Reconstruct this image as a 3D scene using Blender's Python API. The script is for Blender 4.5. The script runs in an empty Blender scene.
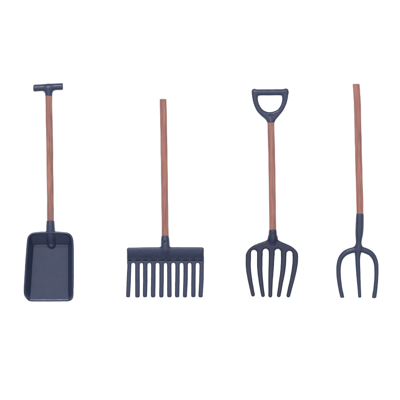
import bpy, math, random
import numpy as np

# ------------------------------------------------------------------ scale
S = 0.0005            # one unit of the drawings below is half a millimetre (toy-sized tools, 5-11 cm)
def wx(x): return (x - 200.0) * S
def wy(y): return (200.0 - y) * S

scene = bpy.context.scene
col = scene.collection

# ------------------------------------------------------------------ camera
cam_d = bpy.data.cameras.new("camera")
cam = bpy.data.objects.new("camera", cam_d)
col.objects.link(cam)
CAM_H = 0.95
PLANE = 0.0018        # mean height of the tools above the table
cam.location = (0, 0, CAM_H)
cam.rotation_euler = (0, 0, 0)
cam_d.sensor_width = 36.0
cam_d.lens = 36.0 * (CAM_H - PLANE) / (400 * S)
cam_d.clip_start = 0.01
cam_d.clip_end = 50.0
scene.camera = cam

# ------------------------------------------------------------------ light
world = bpy.data.worlds.new("World")
scene.world = world
world.use_nodes = True
bg = world.node_tree.nodes["Background"]
# a white light tent: brightest overhead, falling off towards the horizon
wt = world.node_tree
w_tc = wt.nodes.new("ShaderNodeTexCoord")
w_sp = wt.nodes.new("ShaderNodeSeparateXYZ")
w_rp = wt.nodes.new("ShaderNodeValToRGB")
w_rp.color_ramp.interpolation = 'EASE'
w_rp.color_ramp.elements[0].position = 0.25
w_rp.color_ramp.elements[0].color = (0.07, 0.071, 0.073, 1)
w_rp.color_ramp.elements[1].position = 0.9
w_rp.color_ramp.elements[1].color = (0.97, 0.985, 1.0, 1)
wt.links.new(w_tc.outputs["Generated"], w_sp.inputs[0])
wt.links.new(w_sp.outputs["Z"], w_rp.inputs["Fac"])
wt.links.new(w_rp.outputs["Color"], bg.inputs["Color"])
bg.inputs["Strength"].default_value = 3.7

def area(name, loc, target, size, power, color):
    d = bpy.data.lights.new(name, 'AREA')
    d.shape = 'DISK'
    d.size = size
    d.energy = power
    d.color = color
    o = bpy.data.objects.new(name, d)
    col.objects.link(o)
    o.location = loc
    v = [t - l for t, l in zip(target, loc)]
    from mathutils import Vector
    o.rotation_euler = Vector(v).to_track_quat('-Z', 'Y').to_euler()
    return o
area("softbox", (-0.20, 0.70, 1.10), (0, 0, 0), 0.34, 24.0, (1.0, 0.985, 0.965))

scene.view_settings.view_transform = 'Standard'
scene.view_settings.look = 'None'
scene.view_settings.gamma = 1
scene.view_settings.exposure = 0

# ------------------------------------------------------------------ materials
def nodes_of(name):
    m = bpy.data.materials.new(name)
    m.use_nodes = True
    nt = m.node_tree
    b = nt.nodes["Principled BSDF"]
    return m, nt, b

def new(nt, t, **kw):
    n = nt.nodes.new(t)
    for k, v in kw.items():
        setattr(n, k, v)
    return n

def noise(nt, vec, scale, detail=3, rough=0.55):
    n = new(nt, "ShaderNodeTexNoise")
    n.inputs["Scale"].default_value = scale
    n.inputs["Detail"].default_value = detail
    n.inputs["Roughness"].default_value = rough
    nt.links.new(vec, n.inputs["Vector"])
    return n

def ramp(nt, fac, stops):
    r = new(nt, "ShaderNodeValToRGB")
    e = r.color_ramp.elements
    while len(e) < len(stops):
        e.new(0.5)
    for el, (p, c) in zip(e, stops):
        el.position = p
        el.color = (*c, 1)
    nt.links.new(fac, r.inputs["Fac"])
    return r

def mix(nt, kind, fac, a, b):
    n = new(nt, "ShaderNodeMix", data_type='RGBA', blend_type=kind)
    if isinstance(fac, float):
        n.inputs[0].default_value = fac
    else:
        nt.links.new(fac, n.inputs[0])
    for sock, v in ((6, a), (7, b)):
        if isinstance(v, tuple):
            n.inputs[sock].default_value = (*v, 1)
        else:
            nt.links.new(v, n.inputs[sock])
    return n.outputs[2]

def plastic(name, c0, c1, seed):
    m, nt, b = nodes_of(name)
    tc = new(nt, "ShaderNodeTexCoord")
    mp = new(nt, "ShaderNodeMapping")
    mp.inputs["Location"].default_value = (seed, seed * 0.7, 0)
    nt.links.new(tc.outputs["Object"], mp.inputs["Vector"])
    v = mp.outputs["Vector"]
    n1 = noise(nt, v, 260, 3)
    r1 = ramp(nt, n1.outputs["Fac"], [(0.33, c0), (0.68, c1)])
    n2 = noise(nt, v, 1500, 2)
    r2 = ramp(nt, n2.outputs["Fac"], [(0.3, (0.93, 0.93, 0.93)), (0.72, (1.06, 1.06, 1.06))])
    c = mix(nt, 'MULTIPLY', 1.0, r1.outputs["Color"], r2.outputs["Color"])
    nt.links.new(c, b.inputs["Base Color"])
    rr = ramp(nt, n1.outputs["Fac"], [(0.3, (0.27,) * 3), (0.7, (0.38,) * 3)])
    nt.links.new(rr.outputs["Color"], b.inputs["Roughness"])
    b.inputs["Specular IOR Level"].default_value = 0.14
    n3 = noise(nt, v, 1100, 4, 0.6)
    bp = new(nt, "ShaderNodeBump")
    bp.inputs["Strength"].default_value = 0.22
    bp.inputs["Distance"].default_value = 0.00012
    nt.links.new(n3.outputs["Fac"], bp.inputs["Height"])
    nt.links.new(bp.outputs["Normal"], b.inputs["Normal"])
    return m

def wood(name, seed, c0, c1, c2):
    m, nt, b = nodes_of(name)
    tc = new(nt, "ShaderNodeTexCoord")
    mp = new(nt, "ShaderNodeMapping")
    mp.inputs["Location"].default_value = (seed, seed, seed)
    mp.inputs["Scale"].default_value = (1, 0.03, 1)
    nt.links.new(tc.outputs["Object"], mp.inputs["Vector"])
    v = mp.outputs["Vector"]
    n1 = noise(nt, v, 1700, 4, 0.62)
    r1 = ramp(nt, n1.outputs["Fac"], [(0.36, c0), (0.5, c1), (0.68, c2)])
    n2 = noise(nt, tc.outputs["Object"], 90, 3)
    r2 = ramp(nt, n2.outputs["Fac"], [(0.3, (0.9, 0.9, 0.93)), (0.7, (1.08, 1.06, 1.04))])
    c = mix(nt, 'MULTIPLY', 1.0, r1.outputs["Color"], r2.outputs["Color"])
    nt.links.new(c, b.inputs["Base Color"])
    b.inputs["Roughness"].default_value = 0.6
    b.inputs["Specular IOR Level"].default_value = 0.15
    bp = new(nt, "ShaderNodeBump")
    bp.inputs["Strength"].default_value = 0.5
    bp.inputs["Distance"].default_value = 0.0002
    nt.links.new(n1.outputs["Fac"], bp.inputs["Height"])
    nt.links.new(bp.outputs["Normal"], b.inputs["Normal"])
    return m

NAVY = plastic("navy_plastic", (0.0094, 0.0141, 0.0302), (0.0120, 0.0143, 0.0312), 0.0)
NAVY_SHADED = plastic("shaded_navy_plastic", (0.0062, 0.0085, 0.0215), (0.0092, 0.0090, 0.0225), 3.1)  # navy darkened for the fork head: shade of its curved tines put into the colour
BROWN = [wood("brown_grained_plastic", 0.31 * i + 0.1, (0.070 * k, 0.038, 0.035), (0.112 * k, 0.047, 0.040), (0.152 * k, 0.066, 0.050))
         for i, k in enumerate((0.95, 1.02, 1.0, 1.05))]

mw, nt, b = nodes_of("white_paper")
tc = new(nt, "ShaderNodeTexCoord")
nn = noise(nt, tc.outputs["Object"], 30, 4)
rr = ramp(nt, nn.outputs["Fac"], [(0.3, (0.90, 0.90, 0.90)), (0.7, (0.92, 0.92, 0.92))])
nt.links.new(rr.outputs["Color"], b.inputs["Base Color"])
b.inputs["Roughness"].default_value = 0.9
b.inputs["Specular IOR Level"].default_value = 0.1
WHITE = mw

# ------------------------------------------------------------------ mesh helpers
def link_mesh(name, verts, faces, mat, parent=None, normals=None):
    me = bpy.data.meshes.new(name)
    me.from_pydata([tuple(v) for v in verts], [], [tuple(f) for f in faces])
    me.polygons.foreach_set("use_smooth", [True] * len(me.polygons))
    me.materials.append(mat)
    me.update()
    if normals is not None:
        me.normals_split_custom_set_from_vertices([tuple(n) for n in normals])
    o = bpy.data.objects.new(name, me)
    col.objects.link(o)
    if parent is not None:
        o.parent = parent
    return o

def thing(name, label, cat, x, y):
    o = bpy.data.objects.new(name, None)
    col.objects.link(o)
    o.empty_display_size = 0.005
    o.location = (wx(x), wy(y), 0)
    o["label"] = label
    o["category"] = cat
    o["_o"] = (x, y)
    return o

def local(P, root):
    """drawing units (x right, y down, z up) -> metres in the thing's own frame"""
    x0, y0 = root["_o"]
    P = np.asarray(P, float)
    return np.stack([(P[:, 0] - x0) * S, (y0 - P[:, 1]) * S, P[:, 2] * S], 1)

# ---- signed distance fields on a grid, in drawing units
class Field:
    def __init__(self, x0, x1, y0, y1, z0, z1, h=0.4):
        self.h = h
        self.o = np.array([x0, y0, z0], float)
        self.xs = np.arange(x0, x1 + h, h)
        self.ys = np.arange(y0, y1 + h, h)
        self.zs = np.arange(z0, z1 + h, h)
        self.X, self.Y = np.meshgrid(self.xs, self.ys, indexing='ij')
        self.Z = self.zs[None, None, :]

def catmull(pts, n=8, closed=False):
    P = np.asarray(pts, float)
    out = []
    m = len(P)
    for i in range(m if closed else m - 1):
        if closed:
            a, b, c, d = P[i - 1], P[i], P[(i + 1) % m], P[(i + 2) % m]
        else:
            b, c = P[i], P[i + 1]
            a = P[i - 1] if i else 2 * b - c
            d = P[i + 2] if i + 2 < m else 2 * c - b
        for k in range(n):
            t = k / n
            out.append(0.5 * (2 * b + (c - a) * t + (2 * a - 5 * b + 4 * c - d) * t * t + (3 * b - a - 3 * c + d) * t ** 3))
    if not closed:
        out.append(P[-1])
    return np.array(out)

def path2d(F, pts, n=6):
    """distance to a smooth path and its interpolated values: columns x, y, then any"""
    P = catmull(pts, n)
    best = np.full(F.X.shape, 1e9)
    vals = [np.zeros(F.X.shape) for _ in range(P.shape[1] - 2)]
    for a, b in zip(P[:-1], P[1:]):
        d = b[:2] - a[:2]
        L = max(d @ d, 1e-9)
        t = np.clip(((F.X - a[0]) * d[0] + (F.Y - a[1]) * d[1]) / L, 0, 1)
        D = np.hypot(F.X - a[0] - t * d[0], F.Y - a[1] - t * d[1])
        m = D < best
        best = np.where(m, D, best)
        for i in range(len(vals)):
            vals[i] = np.where(m, a[2 + i] + t * (b[2 + i] - a[2 + i]), vals[i])
    return [best] + vals

def tube(F, pts, kz=1.0):
    """round bar: points are x, y, radius, z"""
    D, R, ZC = path2d(F, pts)
    q = np.sqrt(D[..., None] ** 2 + ((F.Z - ZC[..., None]) * kz) ** 2)
    return q - R[..., None]

def poly2d(F, pts):
    P = np.asarray(pts, float)
    d = np.full(F.X.shape, 1e9)
    s = np.ones(F.X.shape)
    n = len(P)
    for i in range(n):
        a, b = P[i], P[i - 1]
        e = b - a
        px, py = F.X - a[0], F.Y - a[1]
        t = np.clip((px * e[0] + py * e[1]) / max(e @ e, 1e-9), 0, 1)
        d = np.minimum(d, (px - t * e[0]) ** 2 + (py - t * e[1]) ** 2)
        c1 = F.Y >= a[1]
        c2 = F.Y < b[1]
        c3 = e[0] * py > e[1] * px
        flip = (c1 & c2 & c3) | (~c1 & ~c2 & ~c3)
        s = np.where(flip, -s, s)
    return s * np.sqrt(d)

def smin(a, b, k):
    h = np.clip(0.5 + 0.5 * (b - a) / k, 0, 1)
    return b + (a - b) * h - k * h * (1 - h)

def smax(a, b, k):
    return -smin(-a, -b, k)

def slab(F, d2, zc, hz, r):
    """plate of outline d2 (2-D distance), mid height zc, half thickness hz, edges rounded by r"""
    zc = np.broadcast_to(np.asarray(zc, float), F.X.shape)
    hz = np.broadcast_to(np.asarray(hz, float), F.X.shape)
    r = np.broadcast_to(np.asarray(r, float), F.X.shape)[..., None]
    gx, gy = np.gradient(zc, F.h)
    sl = np.sqrt(1 + gx ** 2 + gy ** 2)
    w1 = d2[..., None] + r
    w2 = (np.abs(F.Z - zc[..., None]) - (hz * sl)[..., None]) / sl[..., None] + r
    return np.minimum(np.maximum(w1, w2), 0) + np.hypot(np.maximum(w1, 0), np.maximum(w2, 0)) - r

def sample(F, A, P):
    q = (P - F.o) / F.h
    mx = np.array(A.shape[:3]) - 1.001
    q = np.clip(q, 0, mx)
    i = q.astype(int)
    f = q - i
    out = 0
    for dx in (0, 1):
        for dy in (0, 1):
            for dz in (0, 1):
                w = (f[:, 0] if dx else 1 - f[:, 0]) * (f[:, 1] if dy else 1 - f[:, 1]) * (f[:, 2] if dz else 1 - f[:, 2])
                v = A[i[:, 0] + dx, i[:, 1] + dy, i[:, 2] + dz]
                out = out + (w[:, None] * v if v.ndim == 2 else w * v)
    return out

def surface(F, A):
    """surface nets, then pulled onto the zero level; returns verts, quads, normals (drawing units)"""
    A = np.broadcast_to(A, (len(F.xs), len(F.ys), len(F.zs))).copy()
    # slightly uneven moulding
    A += (0.035 * np.sin(0.55 * F.X + 0.21 * F.Y) * np.sin(0.48 * F.Y - 0.17 * F.X + 1.3)
          + 0.022 * np.sin(1.13 * F.X - 0.4 * F.Y + 2.0) * np.sin(0.97 * F.Y + 0.3 * F.X))[..., None]
    # keep it closed at the grid's border
    for ax in range(3):
        sl = [slice(None)] * 3
        for e in (0, -1):
            sl[ax] = e
            A[tuple(sl)] = np.maximum(A[tuple(sl)], 0.3)
    s = A < 0
    n = np.array(A.shape) - 1
    acc = np.zeros((*n, 3))
    cnt = np.zeros(n)
    def cut(off):
        return tuple(slice(o, o + m) for o, m in zip(off, n))
    for ax in range(3):
        for u in (0, 1):
            for v in (0, 1):
                a = [0, 0, 0]
                o1, o2 = [k for k in range(3) if k != ax]
                a[o1], a[o2] = u, v
                b_ = list(a)
                b_[ax] = 1
                va, vb = A[cut(a)], A[cut(b_)]
                m = (va < 0) != (vb < 0)
                t = np.where(m, va / np.where(m, va - vb, 1), 0)
                pos = [np.full(n, float(q)) for q in a]
                pos[ax] = t
                for k in range(3):
                    acc[..., k] += np.where(m, pos[k], 0)
                cnt += m
    act = cnt > 0
    idx = -np.ones(n, int)
    ids = np.argwhere(act)
    idx[act] = np.arange(len(ids))
    P = F.o + F.h * (ids + acc[act] / cnt[act][:, None])
    G = np.stack(np.gradient(A, F.h), -1)
    P0 = P.copy()
    for _ in range(3):
        g = sample(F, G, P)
        v = sample(F, A, P)
        step = g * (v / np.maximum((g * g).sum(1), 0.15))[:, None]
        P = P - step
        d = P - P0
        P = P0 + np.clip(d, -0.5 * F.h, 0.5 * F.h)
    g = sample(F, G, P)
    N = g / np.maximum(np.linalg.norm(g, axis=1), 1e-6)[:, None]
    quads = []
    for ax in range(3):
        o1, o2 = [(1, 2), (2, 0), (0, 1)][ax]
        lo = [slice(1, -1)] * 3
        lo[ax] = slice(0, -1)
        hi = list(lo)
        hi[ax] = slice(1, None)
        sa, sb = s[tuple(lo)], s[tuple(hi)]
        for inside in (True, False):
            e = np.argwhere((sa != sb) & (sa == inside))
            if not len(e):
                continue
            e = e + 1
            e[:, ax] -= 1
            cs = []
            for du, dv in ((-1, -1), (0, -1), (0, 0), (-1, 0)):
                c = e.copy()
                c[:, o1] += du
                c[:, o2] += dv
                cs.append(idx[c[:, 0], c[:, 1], c[:, 2]])
            q = np.stack(cs, 1)
            if not inside:
                q = q[:, ::-1]
            quads.append(q)
    Q = np.concatenate(quads)
    # drawing y points down: mirroring flips the winding
    return P, Q[:, ::-1], N

def piece(name, surf, keep, mat, parent, root):
    """one part out of a moulded surface: keep(centroids) -> mask of faces"""
    P, Q, N = surf
    C = P[Q].mean(1)
    q = Q[keep(C)]
    used = np.unique(q)
    remap = -np.ones(len(P), int)
    remap[used] = np.arange(len(used))
    v = local(P[used], root)
    nn = N[used] * np.array([1, -1, 1])
    return link_mesh(name, v, remap[q], mat, parent, nn)

def shaft(pts, root, mat, seed, taper_top=True):
    """grained round handle: points x, y, radius, z; open end first"""
    rnd = random.Random(seed)
    P = catmull(pts, 14)
    M = 64
    gro = [(rnd.uniform(0, 6.28), rnd.uniform(0.06, 0.16), rnd.uniform(0.10, 0.26), rnd.uniform(0, 6.28)) for _ in range(9)]
    gro += [(1.57 - 0.35 + rnd.uniform(-.1, .1), 0.10, 0.28, 1.0), (1.57 + 0.45 + rnd.uniform(-.1, .1), 0.09, 0.22, 2.0)]
    rings = []
    L = len(P)
    fr = []
    for i in range(L):
        x, y, r, z = P[i]
        fr.append((x, y, r, z, 1.0))
    x, y, r, z = P[0]
    if taper_top:
        d = P[0] - P[1]
        d = d / np.linalg.norm(d[:2])
        e = [(x + d[0] * 0.55, y + d[1] * 0.55, r, z, 0.86), (x + d[0] * 0.3, y + d[1] * 0.3, r, z, 0.965)]
        fr = e + fr
    for (x, y, r, z, k) in fr:
        ring = []
        for j in range(M):
            a = 2 * math.pi * j / M
            q = r * k
            for (g0, w, dep, ph) in gro:
                c = g0 + 0.10 * math.sin(y * 0.045 + ph) + 0.05 * math.sin(y * 0.16 + 2 * ph)
                dd = (a - c + math.pi) % (2 * math.pi) - math.pi
                q -= dep * (0.65 + 0.35 * math.sin(y * 0.09 + 3 * ph)) * math.exp(-(dd / w) ** 2)
            q += 0.05 * math.sin(y * 0.21 + seed)
            ring.append((x + q * math.cos(a), y, z + q * math.sin(a)))
        rings.append(ring)
    V = [p for rg in rings for p in rg]
    Fc = []
    for i in range(len(rings) - 1):
        for j in range(M):
            k = (j + 1) % M
            Fc.append((i * M + j, i * M + k, (i + 1) * M + k, (i + 1) * M + j))
    for ri, rev in ((0, False), (len(rings) - 1, True)):
        c = np.mean(rings[ri], 0)
        V.append(tuple(c))
        ci = len(V) - 1
        for j in range(M):
            k = (j + 1) % M
            f = (ri * M + k, ri * M + j, ci)
            Fc.append(f[::-1] if rev else f)
    Fc = [f[::-1] for f in Fc]
    o = link_mesh("shaft", local(np.array(V), root), Fc, mat, root)
    import bmesh
    bm = bmesh.new()
    bm.from_mesh(o.data)
    bmesh.ops.recalc_face_normals(bm, faces=bm.faces)
    bm.to_mesh(o.data)
    bm.free()
    return o

def rivet(x, y, z, r, root, parent, mat):
    """small domed pin head"""
    V, Fc, M = [], [], 20
    prof = [(1.0, -0.9), (1.0, 0.0), (0.86, 0.22), (0.55, 0.36)]
    for (k, dz) in prof:
        for j in range(M):
            a = 2 * math.pi * j / M
            V.append((x + r * k * math.cos(a), y + r * k * math.sin(a), z + dz * r))
    for i in range(len(prof) - 1):
        for j in range(M):
            k = (j + 1) % M
            Fc.append((i * M + k, i * M + j, (i + 1) * M + j, (i + 1) * M + k))
    V.append((x, y, z + 0.4 * r))
    for j in range(M):
        Fc.append(((len(prof) - 1) * M + (j + 1) % M, (len(prof) - 1) * M + j, len(V) - 1))
    return link_mesh("rivet", local(np.array(V), root), Fc, mat, parent)

# ------------------------------------------------------------------ setting: the white table
def ground():
    R, n = 2.5, 8
    V = [(-R + 2 * R * i / n, -R + 2 * R * j / n, 0) for i in range(n + 1) for j in range(n + 1)]
    Fc = [(i * (n + 1) + j, (i + 1) * (n + 1) + j, (i + 1) * (n + 1) + j + 1, i * (n + 1) + j + 1)
          for i in range(n) for j in range(n)]
    o = link_mesh("ground", V, Fc, WHITE)
    o["kind"] = "structure"
    o["label"] = "plain bright white surface under the tools"
ground()

# ------------------------------------------------------------------ shovel
def build_shovel():
    root = thing("shovel", "miniature shovel with a wide navy pan and a T-shaped grip on its brown shaft", "shovel", 50, 200)
    shaft([(48.75, 91, 3.45, 3.9), (48.95, 110, 3.45, 4.6), (49.45, 130, 3.5, 5.4), (49.9, 150, 3.5, 6.6),
           (50.2, 172, 3.45, 7.8), (50.7, 195, 3.45, 9.0), (50.95, 224, 3.45, 10.6)], root, BROWN[0], 1, False)
    # T grip
    F = Field(31, 65.5, 80, 100, -0.6, 9, 0.34)
    bar = tube(F, [(34.5, 88.1, 3.7, 3.8), (40, 87.75, 3.55, 3.8), (48.5, 87.1, 3.55, 3.85), (56, 86.75, 3.5, 3.8), (62.4, 86.5, 3.6, 3.8)])
    stem = tube(F, [(48.7, 89.5, 3.2, 3.9), (48.75, 93, 3.6, 4.0), (48.8, 96.5, 3.65, 4.1)])
    A = smin(bar, stem, 4.2)
    A = smax(A, (33.3 - F.X)[..., None] + 0 * F.Z, 1.3)
    A = smax(A, (F.X - 63.1)[..., None] + 0 * F.Z, 0.9)
    A = smax(A, (F.Y - 96.0)[..., None] + 0 * F.Z, 0.6)
    A = smax(A, 0.12 - F.Z + 0 * A, 0.4)
    sf = surface(F, A)
    piece("grip", sf, lambda C: C[:, 0] > -1, NAVY, root, root)
    # pan
    F = Field(20, 79, 216, 305, -0.8, 18.5, 0.36)
    outline = catmull([(34.5, 232.2), (31.2, 233.6), (28.9, 236), (27.8, 239.5), (27.1, 247), (26.4, 256), (25.7, 266), (24.9, 280),
                       (24.3, 290), (24.4, 294.3), (25.4, 297.4), (27.2, 299.9), (29.6, 301.4), (34, 301.7), (42, 301.7), (52, 301.7), (62, 301.6),
                       (67.5, 301.5), (70.3, 300.9), (72.4, 299.3), (73.6, 296.6), (74.1, 291), (74.4, 284), (74.5, 272), (74.5, 256),
                       (74.4, 245), (74.0, 239.8), (73, 236.3), (70.8, 233.6), (67.3, 232.2), (61, 231.5), (51, 231.2), (41, 231.5)], 6, True)
    d2 = poly2d(F, outline)
    # the same outline run on past the open front edge, to measure the side walls from
    wall = catmull([(34.5, 232.2), (31.2, 233.6), (28.9, 236), (27.8, 239.5), (27.1, 247), (26.4, 256), (25.7, 266), (24.9, 280),
                    (24.2, 292), (23.6, 304), (22.8, 320), (22.2, 335), (74.6, 335), (74.6, 320), (74.5, 304), (74.5, 290), (74.5, 272), (74.5, 256),
                    (74.4, 245), (74.0, 239.8), (73, 236.3), (70.8, 233.6), (67.3, 232.2), (61, 231.5), (51, 231.2), (41, 231.5)], 6, True)
    t = -poly2d(F, wall)
    tb = F.Y - 231.4
    H, zf = 12.6, 1.25
    fade = 1 - np.clip((F.Y - 287) / 14.5, 0, 1) ** 1.6            # side walls run down to the front lip
    hs = (H - zf) * np.clip(1 - (t - 1.5) / 4.7, 0, 1) * fade
    # the floor's back corners are round: side and back slopes meet through a rounded outline
    sx = np.clip(np.abs(F.X - 51.2) - 12.5, 0, 30) / 9.0
    yb = 245.6 + 2.2 * np.clip(sx, 0, 1.6) ** 3
    hb = (H - zf) * np.clip(1 - (tb - 1.5) / (yb - 232.9), 0, 1)
    h = smax(hs, hb, 1.3)
    bead = 0.62 * np.exp(-((F.Y - yb - 0.3) / 0.75) ** 2) * (t > 6.0) * np.clip((t - 6.0) / 2, 0, 1)
    zc = zf + h + bead + 0.4 * np.exp(-((-d2 - 1.15) / 0.6) ** 2)
    for _ in range(2):                                            # soften the moulded creases a little
        zp = np.pad(zc, 1, mode='edge')
        zc = (zp[1:-1, 1:-1] * 4 + zp[:-2, 1:-1] + zp[2:, 1:-1] + zp[1:-1, :-2] + zp[1:-1, 2:]) / 8
    th = 0.85
    A = slab(F, d2, zc, th, 0.6)
    rim = (t > -1) & (t < 2.2)
    sock = tube(F, [(50.95, 220.6, 4.0, 10.6), (51.05, 226, 4.35, 10.9), (51.15, 231, 4.45, 10.9), (51.3, 238, 4.3, 7.8), (51.5, 244.6, 3.7, 3.6)])
    sock = smax(sock, (220.6 - F.Y)[..., None] + 0 * F.Z, 0.8)
    A = smin(A, sock, 1.5)
    A = smax(A, 0.1 - F.Z + 0 * A, 0.3)
    sf = surface(F, A)
    def bit(C):
        i = np.clip(np.round((C[:, 0] - F.o[0]) / F.h).astype(int), 0, len(F.xs) - 1)
        j = np.clip(np.round((C[:, 1] - F.o[1]) / F.h).astype(int), 0, len(F.ys) - 1)
        s_, b_ = hs[i, j], hb[i, j]
        so = (np.abs(C[:, 0] - 51.2) < 5.3) & (C[:, 1] < 231.0) | ((np.abs(C[:, 0] - 51.3) < 4.1) & (C[:, 1] < 247.8)
              & (C[:, 2] > zc[i, j] + th + 0.75))
        k = np.zeros(len(C), int)
        k[(b_ > 0.25) & (b_ >= s_)] = 1
        k[(s_ > 0.25) & (s_ > b_) & (C[:, 0] < 51)] = 2
        k[(s_ > 0.25) & (s_ > b_) & (C[:, 0] >= 51)] = 3
        k[so] = 4
        return k
    blade = piece("blade", sf, lambda C: bit(C) == 0, NAVY, root, root)
    piece("back_wall", sf, lambda C: bit(C) == 1, NAVY, blade, root)
    piece("side_wall", sf, lambda C: bit(C) == 2, NAVY, blade, root)
    piece("side_wall", sf, lambda C: bit(C) == 3, NAVY, blade, root)
    so = piece("socket", sf, lambda C: bit(C) == 4, NAVY, root, root)
    rivet(51.1, 226.2, 15.1, 1.0, root, so, NAVY)

# ------------------------------------------------------------------ rake
def build_rake():
    root = thing("rake", "miniature rake with ten straight navy tines under a flat crossbar, plain brown shaft", "rake", 165, 200)
    shaft([(163.0, 99.5, 3.5, 3.55), (163.35, 115, 3.5, 4.1), (163.8, 140, 3.5, 5.1), (164.2, 165, 3.5, 6.1), (164.7, 200, 3.5, 7.6),
           (165.15, 228, 3.5, 8.8), (165.3, 240, 3.5, 9.3)], root, BROWN[1], 2)
    F = Field(122, 208, 232, 301, -0.8, 16, 0.38)
    bar = poly2d(F, [(127.0, 263), (127.0, 247.2), (150, 246.9), (181, 246.8), (204.0, 246.8), (204.1, 263)])
    bar2 = poly2d(F, [(129.4, 262.4), (129.2, 249.6), (150, 249.2), (181, 249.0), (201.7, 249.2), (201.8, 262.4)]) - 2.3
    d2 = np.maximum(smax(bar, bar2, 0.3), F.Y - 263)
    tines = [((127.1, 131.3), (126.4, 130.9), (125.9, 130.2)), ((135.0, 139.8), (135.0, 139.8), (135.0, 139.8)),
             ((142.9, 147.5), (142.9, 147.5), (142.7, 147.2)), ((151.0, 155.7), (150.8, 155.6), (150.7, 155.4)),
             ((159.3, 163.9), (159.2, 163.8), (159.0, 163.6)), ((167.0, 171.5), (167.0, 171.6), (167.0, 171.7)),
             ((175.2, 179.8), (175.0, 179.7), (174.8, 179.4)), ((183.3, 187.9), (183.2, 187.8), (182.7, 187.1)),
             ((191.3, 195.8), (191.1, 195.7), (191.0, 195.6)), ((199.3, 204.0), (199.0, 203.8), (198.3, 202.9))]
    dt = np.full(F.X.shape, 1e3)
    for k, (a, m_, b_) in enumerate(tines):
        pts = []
        for (y, (u, v)) in ((258.5, a), (266, a), (281, m_), (294.6, b_), (296.4, b_)):
            pts.append((0.5 * (u + v), y, 0.5 * (v - u)))
        D, R = path2d(F, pts, 1)
        dt = np.minimum(dt, smax(D - R, F.Y - (297.7 + 0.15 * math.sin(2.1 * k)), 1.6))
    d2 = smin(d2, dt, 1.4)
    d2 = smax(smax(d2, 126.95 - F.X + (F.Y > 261) * (F.Y - 261) * -0.06 - 3 * (F.Y > 275), 0.2), F.X - 204.1, 0.2)
    # section: a rounded ridge along the top edge, sloping down to where the tines lie flat, tips dipping
    u = np.clip((F.Y - 249.5) / 11.4, 0, 1)
    st = np.clip((F.Y - 260.6) / 1.2, 0, 1)
    zc = 10.8 - 8.8 * (0.5 * u + 0.5 * u ** 2) + 0.6 * st * st * (3 - 2 * st)
    zc = zc - 1.1 * np.clip((F.Y - 290) / 8, 0, 1) ** 2
    hz = 2.3 - 0.6 * np.clip((F.Y - 258) / 4, 0, 1) 
    hz = np.minimum(hz, 2.3)
    A = slab(F, d2, zc, hz, np.minimum(1.7 - 1.05 * np.exp(-((F.Y - 260) / 3.5) ** 2), hz))
    sock = tube(F, [(165.2, 236, 3.9, 9.6), (165.3, 240, 4.3, 10.0), (165.4, 246, 4.35, 10.6), (165.4, 251, 3.7, 10.4), (165.4, 257.8, 1.3, 6.4)])
    sock = smax(sock, (235.7 - F.Y)[..., None] + 0 * F.Z, 0.8)
    A = smin(A, sock, 2.0)
    # blind hole in the socket
    hole = np.sqrt((F.X - 164.9) ** 2 + (F.Y - 241.8) ** 2)[..., None] - 1.2
    hole = np.maximum(hole, 13.1 - F.Z)
    A = smax(A, -hole, 0.5)
    A = smax(A, 0.1 - F.Z + 0 * A, 0.3)
    sf = surface(F, A)
    def sock_mask(C): return (np.abs(C[:, 0] - 165.4) < 7) & (C[:, 1] < 246.2) & ((np.abs(C[:, 0] - 165.4) < 4.7) | (C[:, 1] < 245))
    bar_o = piece("crossbar", sf, lambda C: (C[:, 1] < 261.6) & ~sock_mask(C), NAVY, root, root)
    piece("socket", sf, lambda C: sock_mask(C) & (C[:, 1] < 261.6), NAVY, root, root)
    mids = np.array([0.25 * (a[0] + a[1] + b_[0] + b_[1]) for (a, m_, b_) in tines])
    near = lambda C, k: np.argmin(np.abs(C[:, :1] - mids[None]), 1) == k
    for c in range(len(tines)):
        piece("tine", sf, lambda C: (C[:, 1] >= 261.6) & near(C, c), NAVY, bar_o, root)

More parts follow.
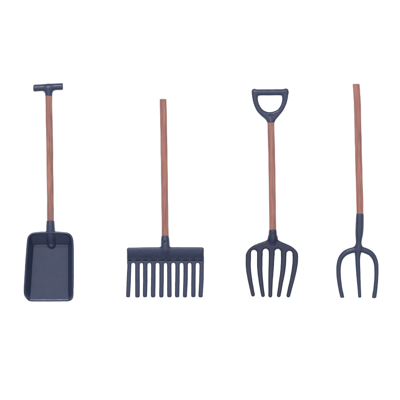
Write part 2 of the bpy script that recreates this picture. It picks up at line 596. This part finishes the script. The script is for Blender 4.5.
# ------------------------------------------------------------------ five-tined fork with D grip
def build_fork():
    root = thing("garden_fork", "miniature garden fork with five curved navy tines and a D-shaped grip", "garden fork", 272, 200)
    shaft([(270.85, 122.0, 3.5, 3.55), (271.1, 135, 3.5, 4.2), (271.6, 155, 3.5, 4.9), (272.0, 180, 3.5, 5.3), (272.4, 210, 3.5, 6.1),
           (272.65, 233, 3.5, 6.8)], root, BROWN[2], 3, False)
    # D grip
    F = Field(248, 292, 85, 127, -0.8, 8.5, 0.36)
    outer = catmull([(253, 89.6), (260, 89.4), (270, 89.4), (280, 89.2), (287, 89.2), (288.2, 91.5), (288.1, 97), (286.4, 104), (283.2, 110.6),
                     (279, 116.0), (276.2, 119.2), (274.75, 122.0), (274.4, 123.6), (267.3, 123.6), (266.95, 122.0), (265.2, 119.2), (261.4, 116.0), (256.8, 111), (253.6, 104), (252.0, 97), (251.7, 92)], 6, True)
    inner = catmull([(259.6, 95.4), (270, 95.3), (280.4, 95.2), (282.0, 96.4), (281.9, 100.5), (280.7, 105), (277.8, 109.2), (274, 111.2),
                     (270, 111.9), (266.3, 111.4), (262.6, 109.3), (259.6, 105), (258.1, 100.4), (258.0, 96.8)], 6, True)
    d2 = smax(poly2d(F, outer), -poly2d(F, inner), 0.8)
    A = slab(F, d2, 3.3, 2.85, 2.3)
    bar = tube(F, [(256, 92.3, 3.0, 3.5), (270, 92.25, 3.05, 3.5), (284, 92.15, 3.0, 3.5)])
    A = smin(A, bar, 0.8)
    for (x, y) in ((254.2, 91.1), (286.0, 90.8)):
        A = smin(A, tube(F, [(x, y, 2.55, 3.5), (x + 0.3, y + 1.5, 2.7, 3.5)]), 1.0)
    nk = tube(F, [(270.7, 118.5, 3.2, 3.6), (270.85, 123.5, 3.6, 3.8)])
    A = smin(A, smax(nk, (F.Y - 122.7)[..., None] + 0 * F.Z, 0.5), 0.6)
    dent = np.hypot((F.X - 270.7) / 1.8, (F.Y - 115.7) / 0.95)[..., None] - 1.0
    A = smax(A, -np.maximum(dent, 5.3 - F.Z), 0.5)
    A = smax(A, (F.Y - 122.6)[..., None] + 0 * F.Z, 0.4)
    A = smax(A, 0.1 - F.Z + 0 * A, 0.3)
    sf = surface(F, A)
    isbar = lambda C: (C[:, 1] < 95.6) & (C[:, 0] > 257.6) & (C[:, 0] < 282.4)
    g = piece("grip", sf, lambda C: ~isbar(C), NAVY, root, root)
    piece("grip_bar", sf, isbar, NAVY, g, root)
    # head
    F = Field(241, 303, 226, 301, -0.8, 14, 0.36)
    crown = catmull([(268.3, 236.5), (267.4, 239.3), (264, 241.2), (258.5, 243.1), (253.3, 245.4), (249.2, 248.4), (246.7, 252), (245.55, 256), (245.5, 261), (245.6, 267),
                     (252, 268), (262, 268), (272, 268), (282, 268), (292, 268),
                     (297.7, 267), (298.3, 261), (298.4, 256), (297.4, 252), (294.9, 248.9), (291, 246), (286, 243.6), (281, 241.5), (277.9, 239.4), (276.9, 236.5), (272.6, 235)], 6, True)
    d2 = poly2d(F, crown)
    for (cx, top, r, cx2) in ((254.0, 249.9, 3.0, 254.0), (265.7, 248.7, 2.95, 265.4), (277.75, 248.9, 3.05, 277.6), (289.45, 250.9, 3.0, 289.3)):
        D, R = path2d(F, [(cx, top + r, r), (cx2, 275, r + 0.1)], 2)
        d2 = smax(d2, R - D, 0.6)
    d2 = smax(d2, F.Y - 260, 6.0)
    tines = [[(249.3, 252, 1.8), (248.45, 254.5, 2.6), (248.3, 258, 2.78), (248.25, 265, 2.72), (248.8, 272, 2.6), (250.2, 281, 2.35), (251.9, 289.5, 2.15), (253.0, 294.7, 2.05)],
             [(259.85, 254.3, 2.85), (259.7, 263, 2.9), (260.0, 272, 2.65), (260.9, 281, 2.4), (262.1, 290, 2.1), (263.0, 295.3, 2.0)],
             [(271.7, 254.3, 2.95), (271.4, 263, 2.9), (271.0, 272, 2.7), (270.6, 281, 2.4), (270.4, 290, 2.15), (270.3, 295.6, 2.1)],
             [(283.6, 254.3, 2.8), (283.5, 263, 2.8), (282.7, 272, 2.6), (281.2, 281, 2.35), (279.7, 290, 2.15), (278.8, 295.4, 2.05)],
             [(294.4, 252, 1.8), (295.2, 254.5, 2.75), (295.4, 258, 2.92), (295.1, 264, 2.85), (293.9, 272, 2.65), (291.9, 281, 2.4), (289.7, 290, 2.2), (288.4, 295.6, 2.05)]]
    dt = np.full(F.X.shape, 1e3)
    for p in tines:
        D, R = path2d(F, p, 5)
        dt = np.minimum(dt, D - R)
    d2 = smin(d2, dt, 0.5)
    w = np.clip((F.Y - 238) / 60, 0, 1)
    zc = 5.6 - 4.2 * np.sin(np.pi * np.clip(w * 0.62, 0, 1)) + 0.9 * np.clip((w - 0.75) / 0.25, 0, 1) ** 2   # head is a shallow scoop
    zc = np.maximum(zc, 2.15) - 0.0 * w
    dome = np.clip(1 - ((F.X - 272) / 30) ** 2, 0, 1)
    zc = zc + 0.7 * (dome - 0.4) * np.clip(1 - (F.Y - 240) / 22, 0, 1)
    hz = 2.0 + 0.5 * np.clip(1 - (F.Y - 240) / 18, 0, 1)
    A = slab(F, d2, zc, hz, np.minimum(hz, 1.95))
    sock = tube(F, [(272.6, 229.8, 3.85, 6.8), (272.6, 233, 4.15, 6.9), (272.6, 238, 4.35, 6.8), (272.4, 242, 3.9, 5.6), (272.2, 246, 2.6, 4.1)])
    sock = smax(sock, (229.6 - F.Y)[..., None] + 0 * F.Z, 0.7)
    A = smin(A, sock, 2.2)
    A = smax(A, 0.1 - F.Z + 0 * A, 0.3)
    sf = surface(F, A)
    cr = piece("crown", sf, lambda C: (C[:, 1] >= 238.5) & (C[:, 1] < 254.5), NAVY_SHADED, root, root)
    so = piece("socket", sf, lambda C: C[:, 1] < 238.5, NAVY_SHADED, root, root)
    rivet(272.9, 232.2, 10.75, 1.3, root, so, NAVY_SHADED)
    edges = [0, 254.0, 265.7, 277.7, 289.4, 999]
    for k in range(5):
        piece("tine", sf, lambda C: (C[:, 1] >= 254.5) & (edges_at(C, k, tines) ), NAVY_SHADED, cr, root)

def edges_at(C, k, tines):
    """faces nearest to tine k's centre line"""
    D = []
    for p in tines:
        q = np.array(p)
        D.append(np.abs(C[:, 0] - np.interp(C[:, 1], q[:, 1], q[:, 0])))
    return np.argmin(np.array(D), 0) == k

# ------------------------------------------------------------------ three-pronged pitchfork
def build_pitchfork():
    root = thing("pitchfork", "miniature pitchfork with three slender navy prongs and a plain bare-ended brown shaft", "pitchfork", 358, 200)
    shaft([(356.1, 84.4, 3.6, 3.65), (356.7, 93, 3.6, 3.9), (357.3, 105, 3.55, 4.3), (357.65, 125, 3.55, 4.9), (358.2, 150, 3.55, 5.7), (358.9, 180, 3.55, 6.6),
           (359.5, 205, 3.55, 7.4), (359.55, 217, 3.55, 7.7)], root, BROWN[3], 4)
    F = Field(332, 383, 210, 301, -0.8, 13.5, 0.36)
    left = [(357.6, 247.5, 3.0, 5.3), (353.6, 249.6, 2.8, 5.1), (349.6, 250.9, 2.95, 4.9), (344.9, 253.2, 2.9, 4.5), (341.2, 257.3, 2.65, 4.1), (339.1, 263, 2.45, 3.7), (338.5, 270, 2.4, 3.2),
            (339.0, 279, 2.3, 2.9), (340.4, 288.5, 2.15, 2.4), (341.7, 294.3, 2.15, 2.2), (342.3, 297, 2.15, 2.2)]
    right = [(358.6, 247.5, 3.0, 5.3), (362.4, 249.4, 2.8, 5.1), (366.2, 250.9, 2.95, 4.9), (370.7, 253.4, 2.8, 4.5), (374.1, 257.6, 2.6, 4.1), (376.0, 263.5, 2.4, 3.7), (376.45, 270, 2.25, 3.2),
             (376.3, 279, 2.15, 2.9), (375.5, 288.5, 2.2, 2.4), (374.7, 294.3, 2.3, 2.2), (374.3, 297, 2.3, 2.2)]
    mid = [(358.3, 245, 2.9, 5.8), (357.9, 252, 3.0, 5.2), (357.6, 259, 2.55, 4.5), (358.0, 268, 2.4, 3.7), (358.6, 278, 2.15, 3.1), (359.3, 288, 1.85, 2.3), (359.7, 294.5, 1.75, 2.0), (359.8, 297, 1.75, 2.0)]
    A = None
    for p, bot in ((left, 298.1), (mid, 298.0), (right, 298.5)):
        t = smax(tube(F, p, 1.08), (F.Y - bot)[..., None] + 0 * F.Z, 1.4)
        A = t if A is None else smin(A, t, 2.0)
    sock = tube(F, [(359.6, 213.8, 3.85, 7.7), (359.45, 219, 4.1, 7.8), (359.2, 227, 4.2, 7.8), (358.85, 234, 3.95, 7.6), (358.55, 240, 3.2, 6.7), (358.4, 245, 2.7, 6.1), (358.2, 250, 2.6, 5.4)])
    sock = smax(sock, (213.6 - F.Y)[..., None] + 0 * F.Z, 0.7)
    A = smin(A, sock, 1.8)
    A = smax(A, 0.1 - F.Z + 0 * A, 0.3)
    sf = surface(F, A)
    piece("socket", sf, lambda C: C[:, 1] < 245, NAVY, root, root)
    cr = piece("crown", sf, lambda C: (C[:, 1] >= 245) & (C[:, 1] < 257.5), NAVY, root, root)
    for lo, hi in ((0, 349.5), (349.5, 367.5), (367.5, 999)):
        piece("tine", sf, lambda C: (C[:, 1] >= 257.5) & (C[:, 0] >= lo) & (C[:, 0] < hi), NAVY, cr, root)

build_shovel()
build_rake()
build_fork()
build_pitchfork()
for o in bpy.data.objects:
    if "_o" in o:
        del o["_o"]
